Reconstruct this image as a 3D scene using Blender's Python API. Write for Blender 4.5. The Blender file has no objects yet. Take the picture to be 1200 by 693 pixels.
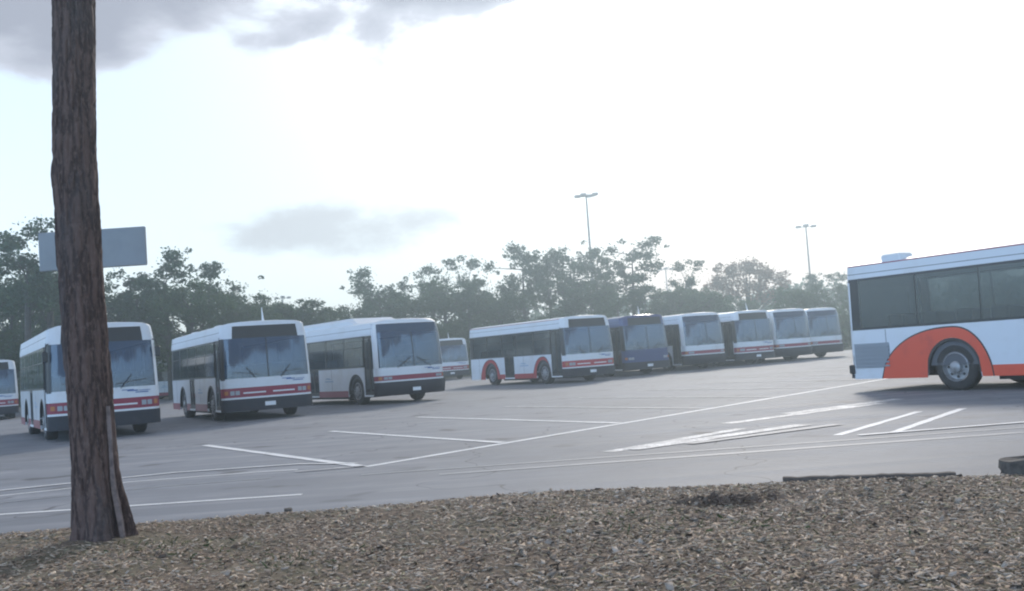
import bpy, math, random
import numpy as np
from mathutils import Vector, Matrix
rad = math.radians
random.seed(7)
rng = np.random.default_rng(11)
SC = bpy.context.scene
COL = SC.collection

# ------------------------------------------------------------------ camera
CAM_H = 1.32
FOC = 1250.0 / 1200.0 * 36.0
ROLL = math.atan(0.070)
PITCH = math.atan(71.5 * math.cos(ROLL) / 1250.0)
cr, sr, cp, sp = math.cos(ROLL), math.sin(ROLL), math.cos(PITCH), math.sin(PITCH)
fwd = Vector((0, cp, sp)); right = Vector((cr, sr * sp, -sr * cp)); up = Vector((sr, -cr * sp, cr * cp))
cam_d = bpy.data.cameras.new('camera'); cam_d.lens = FOC; cam_d.sensor_width = 36; cam_d.clip_start = 0.05; cam_d.clip_end = 5000
cam = bpy.data.objects.new('camera', cam_d); COL.objects.link(cam)
mt = Matrix((( right.x, up.x, -fwd.x, 0), (right.y, up.y, -fwd.y, 0), (right.z, up.z, -fwd.z, CAM_H), (0, 0, 0, 1)))
cam.matrix_world = mt
SC.camera = cam

# ------------------------------------------------------------------ light, sky, exposure
SUN_AZ, SUN_EL = 14.0, 27.0
EXPOSURE = 0.97
DECK, SKYB = 14.6, 6.6
SC.cycles.filter_width = 2.1
SC.view_settings.view_transform = 'Standard'; SC.view_settings.look = 'None'
SC.view_settings.gamma = 1; SC.view_settings.exposure = EXPOSURE
sun_dir = Vector((math.sin(rad(SUN_AZ)) * math.cos(rad(SUN_EL)), math.cos(rad(SUN_AZ)) * math.cos(rad(SUN_EL)), math.sin(rad(SUN_EL))))
sl = bpy.data.lights.new('sun', 'SUN'); sl.energy = 1.3; sl.angle = rad(10); sl.color = (1.0, 0.93, 0.84)
so = bpy.data.objects.new('sun', sl); COL.objects.link(so)
so.rotation_euler = sun_dir.to_track_quat('Z', 'Y').to_euler()

class NG:
    """tiny helper for wiring node trees"""
    def __init__(s, tree): s.t = tree; s.n = tree.nodes; s.l = tree.links
    def node(s, kind, **kw):
        n = s.n.new(kind)
        for k, v in kw.items(): setattr(n, k, v)
        return n
    def put(s, sock, v):
        if isinstance(v, bpy.types.NodeSocket): s.l.new(v, sock)
        elif v is not None: sock.default_value = v
    def math(s, op, a, b=None, c=None, clamp=False):
        n = s.node('ShaderNodeMath', operation=op, use_clamp=clamp)
        for i, v in enumerate((a, b, c)):
            if v is not None: s.put(n.inputs[i], v)
        return n.outputs[0]
    def mix(s, f, a, b, mode='MIX'):
        n = s.node('ShaderNodeMix', data_type='RGBA', blend_type=mode)
        s.put(n.inputs[0], f); s.put(n.inputs[6], a); s.put(n.inputs[7], b)
        return n.outputs[2]
    def noise(s, vec, scale, detail=4, rough=0.55, dist=0.0):
        n = s.node('ShaderNodeTexNoise'); s.put(n.inputs['Vector'], vec); n.inputs['Scale'].default_value = scale
        n.inputs['Detail'].default_value = detail; n.inputs['Roughness'].default_value = rough
        n.inputs['Distortion'].default_value = dist
        return n.outputs['Fac']
    def step(s, v, a, b, smooth=True):
        n = s.node('ShaderNodeMapRange'); n.interpolation_type = 'SMOOTHSTEP' if smooth else 'LINEAR'
        s.put(n.inputs[0], v); n.inputs[1].default_value = a; n.inputs[2].default_value = b
        return n.outputs[0]
    def ramp(s, v, stops):
        n = s.node('ShaderNodeValToRGB'); s.put(n.inputs[0], v)
        e = n.color_ramp.elements
        while len(e) < len(stops): e.new(0.5)
        for i, (p, c) in enumerate(stops): e[i].position = p; e[i].color = c if len(c) == 4 else (*c, 1)
        return n.outputs[0]
    def mapping(s, vec, scale=(1, 1, 1), rot=(0, 0, 0), loc=(0, 0, 0)):
        n = s.node('ShaderNodeMapping'); s.put(n.inputs[0], vec)
        n.inputs['Scale'].default_value = scale; n.inputs['Rotation'].default_value = rot; n.inputs['Location'].default_value = loc
        return n.outputs[0]

world = bpy.data.worlds.new('World'); SC.world = world; world.use_nodes = True
def build_world():
    world.node_tree.nodes.clear(); g = NG(world.node_tree)
    sky = g.node('ShaderNodeTexSky', sky_type='NISHITA', sun_disc=False)
    sky.sun_elevation = rad(SUN_EL); sky.sun_rotation = rad(SUN_AZ); sky.air_density = 1.0; sky.dust_density = 2.0; sky.ozone_density = 1.5
    tc = g.node('ShaderNodeTexCoord'); d = tc.outputs['Generated']
    sx = g.node('ShaderNodeSeparateXYZ'); g.put(sx.inputs[0], d)
    x, y, z = sx.outputs
    az = g.math('ARCTAN2', x, y); el = g.math('ARCSINE', z)
    n1 = g.noise(g.mapping(d, (1, 1, 2.2), loc=(5.9, 0, 0)), 5.5, 8, 0.55, 0.3)
    n2 = g.noise(g.mapping(d, (1, 1, 1.6)), 1.7, 4, 0.5)
    dot = g.node('ShaderNodeVectorMath', operation='DOT_PRODUCT'); g.put(dot.inputs[0], d); dot.inputs[1].default_value = sun_dir
    sd = g.math('MAXIMUM', dot.outputs['Value'], 0.0)
    glow = g.math('POWER', sd, 18.0); near = g.math('POWER', sd, 3.0); tight = g.math('POWER', sd, 150.0)
    # broken cloud deck on the sunward half of the sky, lower edge about 17 degrees up
    dk = g.math('ADD', g.math('MULTIPLY', g.math('SUBTRACT', el, g.math('ADD', g.math('ADD', rad(DECK), g.math('MULTIPLY', az, -0.05)), g.math('MULTIPLY', g.step(az, -0.02, 0.10), 0.06))), 7.0), g.math('MULTIPLY', g.math('SUBTRACT', n1, 0.5), 0.9))
    dk = g.math('MINIMUM', dk, 0.8)
    dk = g.math('SUBTRACT', dk, g.math('MULTIPLY', g.step(n2, 0.60, 0.78), 0.6))
    mask = g.step(dk, 0.0, 0.10)
    thick = g.step(dk, 0.0, 0.24)
    # one small low cloud
    ex = g.math('DIVIDE', g.math('ADD', az, rad(9.3)), rad(7.8)); ey = g.math('DIVIDE', g.math('SUBTRACT', el, rad(7.4)), rad(1.75))
    r2 = g.math('ADD', g.math('POWER', g.math('ABSOLUTE', ex), 2.0), g.math('POWER', g.math('ABSOLUTE', ey), 2.0))
    n3 = g.noise(g.mapping(d, (1, 1, 2.2)), 9, 6, 0.62)
    small = g.step(g.math('ADD', g.math('SUBTRACT', 1.0, r2), g.math('MULTIPLY', g.math('SUBTRACT', n3, 0.5), 3.0)), 0.0, 0.9)
    # bright thin veil towards the sun, open blue sky away from it
    veil = g.math('ADD', g.math('MULTIPLY', near, 0.9), g.math('MULTIPLY', g.step(el, rad(40), rad(0)), 0.25), clamp=True)
    vcol = g.mix(g.math('MULTIPLY', glow, 1.0, clamp=True), (6.4, 7.5, 8.2, 1), (19, 18.6, 17.8, 1))
    clear = g.mix(veil, g.mix(1.0, sky.outputs[0], g.mix(sd, (SKYB * .92, SKYB, SKYB * 1.12, 1), (0.35, 0.45, 0.55, 1)), 'MULTIPLY'), vcol)
    ccol = g.mix(thick, (6.2, 6.5, 7.4, 1), (3.5, 3.75, 4.5, 1))
    ccol = g.mix(g.math('MULTIPLY', tight, 0.8, clamp=True), ccol, (10, 9.9, 9.8, 1))
    c = g.mix(mask, clear, ccol)
    c = g.mix(g.math('MULTIPLY', small, 0.9), c, (5.5, 5.8, 6.2, 1))
    low = g.math('MULTIPLY', g.step(el, rad(8), rad(2)), g.math('POWER', g.math('MAXIMUM', g.math('COSINE', g.math('SUBTRACT', az, rad(12))), 0), 60.0))
    c = g.mix(g.math('MULTIPLY', low, 0.85), c, (9.4, 6.5, 4.9, 1))
    bg = g.node('ShaderNodeBackground'); g.put(bg.inputs[0], c); bg.inputs[1].default_value = 0.062
    out = g.node('ShaderNodeOutputWorld'); g.l.new(bg.outputs[0], out.inputs[0])
build_world()

# ------------------------------------------------------------------ materials
MATS = {}
def mat(name, base, rough=0.6, spec=0.5, metal=0.0, vary=None, coat=0.0, bump=None, trans=0.0, island=None):
    """principled material; vary=(colour2, scale, lo, hi) noise dirt; island=[colours] picks one per loose piece"""
    m = bpy.data.materials.new(name); m.use_nodes = True; g = NG(m.node_tree)
    p = m.node_tree.nodes['Principled BSDF']
    col = (*base, 1)
    tc = g.node('ShaderNodeTexCoord').outputs['Object']
    if island:
        gi = g.node('ShaderNodeNewGeometry').outputs['Random Per Island']
        n = len(island); col = g.ramp(gi, [(i / n, c) for i, c in enumerate(island)])
    if vary:
        c2, s_, lo, hi = vary
        col = g.mix(g.step(g.noise(tc, s_, 6, 0.65), lo, hi), col, (*c2, 1))
    g.put(p.inputs['Base Color'], col)
    p.inputs['Roughness'].default_value = rough; p.inputs['Specular IOR Level'].default_value = spec
    p.inputs['Metallic'].default_value = metal; p.inputs['Coat Weight'].default_value = coat
    if trans: 
        p.inputs['Transmission Weight'].default_value = 0
        tl = g.node('ShaderNodeBsdfTranslucent'); g.put(tl.inputs[0], col)
        mx = g.node('ShaderNodeMixShader'); mx.inputs[0].default_value = trans
        g.l.new(p.outputs[0], mx.inputs[1]); g.l.new(tl.outputs[0], mx.inputs[2])
        g.l.new(mx.outputs[0], m.node_tree.nodes['Material Output'].inputs[0])
    if bump:
        b = g.node('ShaderNodeBump'); b.inputs['Strength'].default_value = bump[1]; b.inputs['Distance'].default_value = bump[2] if len(bump) > 2 else 0.01
        g.put(b.inputs['Height'], g.noise(tc, bump[0], 5, 0.6)); g.l.new(b.outputs[0], p.inputs['Normal'])
    MATS[name] = m
    return m
def glass_mat(name, tint, see):
    m = bpy.data.materials.new(name); m.use_nodes = True; g = NG(m.node_tree)
    p = m.node_tree.nodes['Principled BSDF']; p.inputs['Base Color'].default_value = (*tint, 1); p.inputs['Roughness'].default_value = 0.06
    p.inputs['Specular IOR Level'].default_value = 0.9
    tr = g.node('ShaderNodeBsdfTransparent'); tr.inputs[0].default_value = (0.62, 0.72, 0.74, 1)
    fr = g.node('ShaderNodeFresnel'); fr.inputs[0].default_value = 1.45
    mx = g.node('ShaderNodeMixShader')
    g.put(mx.inputs[0], g.math('SUBTRACT', see, fr.outputs[0], clamp=True))
    g.l.new(p.outputs[0], mx.inputs[1]); g.l.new(tr.outputs[0], mx.inputs[2])
    g.l.new(mx.outputs[0], m.node_tree.nodes['Material Output'].inputs[0])
    MATS[name] = m; return m
mat('white_paint', (0.68, 0.73, 0.79), 0.38, 0.5, coat=0.3, vary=((0.60, 0.63, 0.66), 1.1, 0.45, 0.75))
mat('roof_white', (0.66, 0.71, 0.77), 0.5, 0.4, vary=((0.60, 0.63, 0.66), 1.1, 0.45, 0.75))
mat('red_paint', (0.40, 0.022, 0.035), 0.38, 0.5, coat=0.3, vary=((0.30, 0.03, 0.03), 2, 0.5, 0.8))
mat('crimson_paint', (0.25, 0.012, 0.045), 0.38, 0.5, coat=0.3, vary=((0.22, 0.02, 0.05), 2, 0.5, 0.8))
mat('orange_red_paint', (0.72, 0.075, 0.03), 0.36, 0.5, coat=0.3, vary=((0.5, 0.05, 0.03), 2, 0.5, 0.85))
mat('navy_paint', (0.028, 0.050, 0.16), 0.3, 0.5, coat=0.3, vary=((0.022, 0.034, 0.10), 2, 0.5, 0.8))
mat('light_trim', (0.72, 0.76, 0.80), 0.45)
mat('black_rubber', (0.022, 0.023, 0.026), 0.75, vary=((0.06, 0.058, 0.055), 6, 0.5, 0.8))
mat('bumper_black', (0.010, 0.012, 0.024), 0.55, vary=((0.03, 0.03, 0.036), 3, 0.5, 0.85))
mat('black_frame', (0.018, 0.02, 0.024), 0.4)
mat('chrome', (0.62, 0.63, 0.65), 0.28, metal=0.9)
mat('rim_steel', (0.34, 0.35, 0.37), 0.42, metal=0.5, vary=((0.2, 0.19, 0.18), 9, 0.5, 0.75))
mat('lamp_lens', (0.34, 0.37, 0.42), 0.12, 0.8)
mat('amber_lens', (0.45, 0.17, 0.05), 0.2, 0.7)
mat('red_lens', (0.45, 0.02, 0.03), 0.2, 0.7)
mat('interior_grey', (0.10, 0.11, 0.13), 0.8)
mat('seat_fabric', (0.05, 0.07, 0.13), 0.9)
mat('grille_metal', (0.27, 0.30, 0.34), 0.5, metal=0.3)
mat('blue_print', (0.06, 0.13, 0.34), 0.5)
mat('pale_print', (0.30, 0.42, 0.56), 0.5)
glass_mat('side_glass', (0.03, 0.05, 0.065), 0.42)
glass_mat('front_glass', (0.018, 0.062, 0.13), 0.24)
mat('sign_metal', (0.30, 0.33, 0.36), 0.5, metal=0.1, vary=((0.25, 0.28, 0.31), 3, 0.4, 0.8))
mat('galvanised', (0.38, 0.40, 0.42), 0.5, metal=0.4, vary=((0.25, 0.26, 0.27), 12, 0.45, 0.7))
mat('lamp_grey', (0.16, 0.15, 0.15), 0.6)
mat('concrete', (0.36, 0.35, 0.33), 0.85, vary=((0.22, 0.21, 0.2), 8, 0.45, 0.7), bump=(40, 0.4))
mat('timber', (0.10, 0.085, 0.075), 0.9, vary=((0.07, 0.06, 0.055), 9, 0.4, 0.7), bump=(30, 0.6))
mat('stone', (0.12, 0.11, 0.10), 0.9, vary=((0.05, 0.045, 0.045), 9, 0.4, 0.7), bump=(30, 0.6))
mat('far_bark', (0.055, 0.05, 0.045), 0.9, vary=((0.10, 0.09, 0.08), 3, 0.4, 0.7))
LEAF = [(0.035, 0.070, 0.032), (0.055, 0.105, 0.045), (0.045, 0.085, 0.050), (0.075, 0.120, 0.045), (0.050, 0.075, 0.035), (0.065, 0.115, 0.060)]
mat('pine_leaf', LEAF[1], 0.7, 0.25, island=LEAF, trans=0.30)
mat('broad_leaf', LEAF[1], 0.7, 0.25, island=[(a * 1.15, b * 1.12, c * 0.95) for a, b, c in LEAF], trans=0.35)
mat('pale_bark', (0.26, 0.21, 0.20), 0.85, 0.2, vary=((0.14, 0.11, 0.105), 14, 0.4, 0.7), bump=(60, 0.6))
mat('dry_leaf', (0.2, 0.13, 0.08), 0.8, 0.2, island=[(0.20, 0.13, 0.08), (0.16, 0.12, 0.08), (0.26, 0.17, 0.11)], trans=0.35)

# ------------------------------------------------------------------ mesh helpers
class MB:
    def __init__(s): s.v = []; s.f = []; s.m = []; s.mats = []
    def mi(s, m):
        if m not in s.mats: s.mats.append(m)
        return s.mats.index(m)
    def add(s, vs, fs, m):
        o = len(s.v); s.v += [tuple(p) for p in vs]; k = s.mi(m)
        for f in fs: s.f.append(tuple(i + o for i in f)); s.m.append(k)
    def box(s, c, d, m, rz=0.0, bev=0.0):
        cx, cy, cz = c; hx, hy, hz = d[0] / 2, d[1] / 2, d[2] / 2; ca, sa = math.cos(rz), math.sin(rz)
        if bev <= 0:
            vs = [(sx * hx, sy * hy, sz * hz) for sz in (-1, 1) for sx, sy in ((-1, -1), (1, -1), (1, 1), (-1, 1))]
            fs = [(3, 2, 1, 0), (4, 5, 6, 7), (0, 1, 5, 4), (1, 2, 6, 5), (2, 3, 7, 6), (3, 0, 4, 7)]
        else:
            vs = []
            for z, i in ((-hz, bev), (-hz + bev, 0), (hz - bev, 0), (hz, bev)):
                a, b = hx - i, hy - i; k = bev if i == 0 else bev * 0.6
                vs += [(-a + k, -b, z), (a - k, -b, z), (a, -b + k, z), (a, b - k, z), (a - k, b, z), (-a + k, b, z), (-a, b - k, z), (-a, -b + k, z)]
            fs = [tuple(range(7, -1, -1)), tuple(range(24, 32))]
            for r in range(3):
                for i in range(8): fs.append((r * 8 + i, r * 8 + (i + 1) % 8, r * 8 + 8 + (i + 1) % 8, r * 8 + 8 + i))
        s.add([(cx + x * ca - y * sa, cy + x * sa + y * ca, cz + z) for x, y, z in vs], fs, m)
    def tube(s, pts, rs, m, n=8, cap=True):
        pts = [Vector(p) for p in pts]
        if not isinstance(rs, (list, tuple)): rs = [rs] * len(pts)
        vs = []
        for i, p in enumerate(pts):
            t = (pts[min(i + 1, len(pts) - 1)] - pts[max(i - 1, 0)]).normalized()
            a = Vector((0, 0, 1)) if abs(t.z) < 0.9 else Vector((1, 0, 0))
            u = t.cross(a).normalized(); w = t.cross(u)
            for k in range(n):
                q = 2 * math.pi * k / n; vs.append(p + (u * math.cos(q) + w * math.sin(q)) * rs[i])
        fs = [(i * n + k, i * n + (k + 1) % n, (i + 1) * n + (k + 1) % n, (i + 1) * n + k) for i in range(len(pts) - 1) for k in range(n)]
        if cap: fs += [tuple(range(n)), tuple(range((len(pts) - 1) * n, len(pts) * n))[::-1]]
        s.add(vs, fs, m)
    def lathe_y(s, prof, m, n=28, c=(0, 0, 0)):
        """profile of (radius, y) turned round the Y axis"""
        vs = []
        for r, y in prof:
            for k in range(n):
                q = 2 * math.pi * k / n; vs.append((c[0] + r * math.cos(q), c[1] + y, c[2] + r * math.sin(q)))
        fs = [(i * n + k, i * n + (k + 1) % n, (i + 1) * n + (k + 1) % n, (i + 1) * n + k) for i in range(len(prof) - 1) for k in range(n)]
        s.add(vs, fs, m)
    def patch(s, P, us, vs_, m, off=0.0, th=0.03):
        """grid on a surface P(u, v, off) with a rim going inward"""
        nu, nv = len(us), len(vs_)
        V = [P(u, v, off) for u in us for v in vs_]
        F = [(i * nv + j, (i + 1) * nv + j, (i + 1) * nv + j + 1, i * nv + j + 1) for i in range(nu - 1) for j in range(nv - 1)]
        if th:
            loop = [(i, 0) for i in range(nu)] + [(nu - 1, j) for j in range(1, nv)] + [(i, nv - 1) for i in range(nu - 2, -1, -1)] + [(0, j) for j in range(nv - 2, 0, -1)]
            b = len(V); V += [P(us[i], vs_[j], off - th) for i, j in loop]; n = len(loop)
            for k in range(n):
                a, c = loop[k], loop[(k + 1) % n]
                F.append((a[0] * nv + a[1], b + k, b + (k + 1) % n, c[0] * nv + c[1]))
        s.add(V, F, m)
    def mesh(s, name, smooth=False):
        me = bpy.data.meshes.new(name); me.from_pydata(s.v, [], s.f)
        for m in s.mats: me.materials.append(MATS[m])
        me.polygons.foreach_set('material_index', s.m)
        me.update()
        if smooth:
            me.polygons.foreach_set('use_smooth', [True] * len(me.polygons))
            try: me.set_sharp_from_angle(angle=rad(35))
            except Exception: pass
        return me
    def build(s, name, parent=None, smooth=False, **kw):
        return link(name, s.mesh(name, smooth), parent, **kw)
def link(name, me, parent=None, loc=None, rz=None, **kw):
    o = bpy.data.objects.new(name, me); COL.objects.link(o)
    if parent: o.parent = parent
    if loc is not None: o.location = loc
    if rz is not None: o.rotation_euler = (0, 0, rz)
    tag(o, **kw); return o
def tag(o, label=None, cat=None, group=None, kind=None):
    if label: o['label'] = label
    if cat: o['category'] = cat
    if group: o['group'] = group
    if kind: o['kind'] = kind
    return o
def empty(name, loc, rz=0, **kw):
    o = bpy.data.objects.new(name, None); o.empty_display_size = 0.3; COL.objects.link(o)
    o.location = loc; o.rotation_euler = (0, 0, rz); tag(o, **kw); return o
def lin(a, b, n): return [a + (b - a) * i / (n - 1) for i in range(n)]
def smooth(a, b, x):
    t = min(1, max(0, (x - a) / (b - a))); return t * t * (3 - 2 * t)

# ------------------------------------------------------------------ ground
def terrain():
    m = bpy.data.materials.new('grass_ground'); m.use_nodes = True; g = NG(m.node_tree); p = m.node_tree.nodes['Principled BSDF']
    tc = g.node('ShaderNodeTexCoord').outputs['Object']
    g.put(p.inputs['Base Color'], g.mix(g.step(g.noise(tc, 0.3, 8, 0.7), 0.35, 0.65), (0.05, 0.07, 0.03, 1), (0.11, 0.10, 0.06, 1))); p.inputs['Roughness'].default_value = 0.95
    MATS['grass_ground'] = m
    b = MB(); R = 640; b.add([(-R, -R, -0.05), (R, -R, -0.05), (R, R, -0.05), (-R, R, -0.05)], [(0, 1, 2, 3)], 'grass_ground')
    b.build('ground', kind='structure')
    # asphalt
    m = bpy.data.materials.new('asphalt'); m.use_nodes = True; g = NG(m.node_tree); p = m.node_tree.nodes['Principled BSDF']
    tc = g.node('ShaderNodeTexCoord').outputs['Object']
    fine = g.noise(tc, 90, 3, 0.6); mid = g.noise(tc, 1.2, 6, 0.6)
    # long tyre-polished streaks following the driving lane
    streak = g.noise(g.mapping(tc, (0.05, 1.6, 1), (0, 0, rad(-4))), 1.0, 5, 0.62)
    streak2 = g.noise(g.mapping(tc, (0.45, 0.05, 1), (0, 0, rad(28))), 1.0, 4, 0.6)
    big = g.noise(tc, 0.11, 4, 0.55)
    c = g.mix(g.step(mid, 0.3, 0.7), (0.215, 0.230, 0.262, 1), (0.285, 0.298, 0.330, 1))
    c = g.mix(g.step(streak, 0.38, 0.66), g.mix(0.75, c, (0.150, 0.166, 0.196, 1)), c)
    c = g.mix(g.math('MULTIPLY', g.step(streak2, 0.5, 0.75), 0.35), c, (0.26, 0.262, 0.27, 1))
    c = g.mix(g.math('MULTIPLY', g.step(big, 0.45, 0.62), 0.5), c, (0.14, 0.148, 0.165, 1))
    c = g.mix(g.math('MULTIPLY', g.step(fine, 0.45, 0.75), 0.35), c, (0.33, 0.33, 0.33, 1))
    # oil spots
    oil = g.noise(tc, 0.9, 2, 0.4)
    c = g.mix(g.math('MULTIPLY', g.step(oil, 0.64, 0.74), 0.7), c, (0.05, 0.05, 0.055, 1))
    # cracks
    vo = g.node('ShaderNodeTexVoronoi', feature='DISTANCE_TO_EDGE'); g.put(vo.inputs['Vector'], g.mapping(tc, (0.21, 0.16, 1))); vo.inputs['Scale'].default_value = 1
    wn = g.node('ShaderNodeVectorMath', operation='ADD'); g.put(wn.inputs[0], g.mapping(tc, (0.21, 0.16, 1)))
    nn = g.node('ShaderNodeTexNoise'); g.put(nn.inputs['Vector'], tc); nn.inputs['Scale'].default_value = 0.8
    sc = g.node('ShaderNodeVectorMath', operation='SCALE'); g.put(sc.inputs[0], nn.outputs['Color']); sc.inputs['Scale'].default_value = 0.5
    g.l.new(sc.outputs[0], wn.inputs[1]); g.l.new(wn.outputs[0], vo.inputs['Vector'])
    crack = g.step(vo.outputs['Distance'], 0.006, 0.0)
    c = g.mix(g.math('MULTIPLY', crack, 0.75), c, (0.06, 0.06, 0.065, 1))
    g.put(p.inputs['Base Color'], c)
    g.put(p.inputs['Roughness'], g.math('ADD', 0.62, g.math('MULTIPLY', streak, 0.25)))
    p.inputs['Specular IOR Level'].default_value = 0.32
    bp = g.node('ShaderNodeBump'); bp.inputs['Strength'].default_value = 0.35; bp.inputs['Distance'].default_value = 0.006
    g.put(bp.inputs['Height'], fine); g.l.new(bp.outputs[0], p.inputs['Normal'])
    MATS['asphalt'] = m
    b = MB(); b.add([(-120, 6.6, 0), (120, 6.6, 0), (120, 84, 0), (-120, 84, 0)], [(0, 1, 2, 3)], 'asphalt')
    b.build('parking_lot', kind='structure')
terrain()

def markings():
    m = bpy.data.materials.new('worn_paint'); m.use_nodes = True; g = NG(m.node_tree); p = m.node_tree.nodes['Principled BSDF']
    tc = g.node('ShaderNodeTexCoord').outputs['Object']
    w = g.step(g.math('ADD', g.math('MULTIPLY', g.noise(tc, 3.0, 6, 0.75), 0.7), g.math('MULTIPLY', g.noise(tc, 40, 3, 0.6), 0.3)), 0.36, 0.56)
    g.put(p.inputs['Base Color'], g.mix(w, (0.72, 0.73, 0.74, 1), (0.36, 0.37, 0.39, 1))); p.inputs['Roughness'].default_value = 0.68; p.inputs['Specular IOR Level'].default_value = 0.4
    MATS['worn_paint'] = m
    m2 = m.copy(); m2.name = 'faded_paint'; MATS['faded_paint'] = m2
    for n in m2.node_tree.nodes:
        if n.type == 'MIX': n.inputs[6].default_value = (0.40, 0.41, 0.43, 1); n.inputs[7].default_value = (0.28, 0.295, 0.32, 1)
    m3 = m.copy(); m3.name = 'glare_smear'; MATS['glare_smear'] = m3  # bright colour stands in for smeared glare on the asphalt
    for n in m3.node_tree.nodes:
        if n.type == 'MIX': n.inputs[6].default_value = (0.80, 0.80, 0.80, 1); n.inputs[7].default_value = (0.36, 0.37, 0.39, 1)
        if n.type == 'MAP_RANGE': n.inputs[1].default_value = .43; n.inputs[2].default_value = .52
    m4 = m.copy(); m4.name = 'fresh_paint'; MATS['fresh_paint'] = m4
    for n in m4.node_tree.nodes:
        if n.type == 'MIX': n.inputs[6].default_value = (0.78, 0.79, 0.80, 1); n.inputs[7].default_value = (0.5, 0.51, 0.53, 1)
        if n.type == 'MAP_RANGE': n.inputs[1].default_value = .48; n.inputs[2].default_value = .66
    def line(pts, w=0.11, m='worn_paint', z=0.004, taper=False):
        b = MB(); vs = []; n = len(pts)
        for i, (x, y) in enumerate(pts):
            a = Vector(pts[max(i - 1, 0)]); c = Vector(pts[min(i + 1, n - 1)]); t = (c - a).normalized()
            hw = w / 2 * (1 + random.uniform(-0.12, 0.12))
            vs += [(x - t.y * hw, y + t.x * hw, z), (x + t.y * hw, y - t.x * hw, z)]
        b.add(vs, [(2 * i, 2 * i + 1, 2 * i + 3, 2 * i + 2) for i in range(n - 1)], m)
        b.build('painted_line_or_glare', kind='structure')  # serves both the paint lines and the painted-in glare patches
    def seg(a, c, k=14): return [(a[0] + (c[0] - a[0]) * i / k, a[1] + (c[1] - a[1]) * i / k) for i in range(k + 1)]
    # row base line, herringbone stalls run off it parallel to the buses
    A, B_ = Vector((-2.1, 14.2)), Vector((7.9, 26.6))
    line(seg(A, A + (B_ - A) * 2.6, 60), 0.15, 'fresh_paint')
    dirv = Vector((math.sin(rad(-31)), math.cos(rad(-31))))
    for k, (s_, ln) in enumerate([(0.0, 8.0), (0.185, 7.4), (0.39, 8.4), (0.59, 8.2), (0.79, 8.0), (0.99, 8), (1.2, 8), (1.41, 8), (1.62, 8), (1.83, 8), (2.04, 8), (2.25, 8)]):
        P = A + (B_ - A) * s_
        line(seg(P + dirv * 0.1, P + dirv * ln), 0.15, 'fresh_paint' if k < 3 else 'worn_paint', 0.008)
    # sweeping faded arcs on the left
    line([(-14, 10.2), (-9.5, 12.3), (-6.8, 13.7), (-5.3, 14.4), (-3.6, 14.55), (-3.05, 14.5)], 0.08, 'fresh_paint')
    line([(-14, 11.4), (-9.5, 13.1), (-7.3, 14.3), (-5.0, 15.3), (-3.2, 15.3), (-2.3, 14.75)], 0.09, 'fresh_paint', z=0.012)
    line([(-14, 9.5), (-8.0, 12.1), (-6.0, 13.0), (-4.5, 13.5), (-3.2, 13.6)], 0.07, 'faded_paint')
    line(seg((-14, 11.9), (-2.4, 11.55), 20), 0.10, 'fresh_paint')
    line(seg((-3.0, 14.1), (-2.1, 14.28), 4), 0.08, z=0.016)
    # lane marks on the right; pale smears paint in glare on the lot
    line(seg((4.1, 14.0), (6.3, 17.0)), 0.13, 'fresh_paint'); line(seg((4.75, 13.8), (7.0, 17.0)), 0.13, 'fresh_paint'); line(seg((4.6, 18.6), (7.2, 20.4)), 0.3, 'glare_smear')
    line(seg((4.3, 13.75), (14, 14.6), 20), 0.12, 'fresh_paint', 0.012)
    line(seg((1.1, 13.9), (3.3, 16.1)), 0.24, 'glare_smear'); line(seg((1.4, 14.0), (4.2, 16.0)), 0.34, 'glare_smear', z=0.008); line(seg((2.2, 14.2), (4.6, 15.6)), 0.2, 'faded_paint', 0.012)
    line(seg((3.3, 17.3), (6.6, 19.6)), 0.30, 'glare_smear')
    line(seg((-1, 12.6), (14, 12.9), 24), 0.16, 'faded_paint'); line(seg((-2, 13.2), (14, 13.4), 24), 0.1, 'faded_paint')
markings()

# ------------------------------------------------------------------ mulch bed in front
EDGE = [(-30, 9.6), (-5.1, 9.86), (-2.3, 9.90), (-0.1, 10.08), (2.3, 9.62), (4.1, 9.02), (7, 8.4), (30, 7.2)]
def edge_y(x):
    for (x0, y0), (x1, y1) in zip(EDGE, EDGE[1:]):
        if x <= x1: break
    t = min(1, max(0, (x - x0) / (x1 - x0))); t = t * .6 + t * t * (3 - 2 * t) * .4
    return y0 + (y1 - y0) * t + 0.03 * math.sin(x * 1.9 + 1)
def bed_z(x, y):
    e = edge_y(x); d = e - y
    z = 0.07 * smooth(-0.02, 0.18, d) - 0.02
    z += 0.022 * math.sin(x * 1.7 + y * 0.9) * smooth(0.1, 1, d) + 0.016 * math.sin(x * 4.1 - y * 3.3) * smooth(0.1, 1, d)
    z += 0.03 * math.exp(-((x + 3.4) ** 2 + (y - 8.66) ** 2) / 0.35)
    return z
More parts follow.
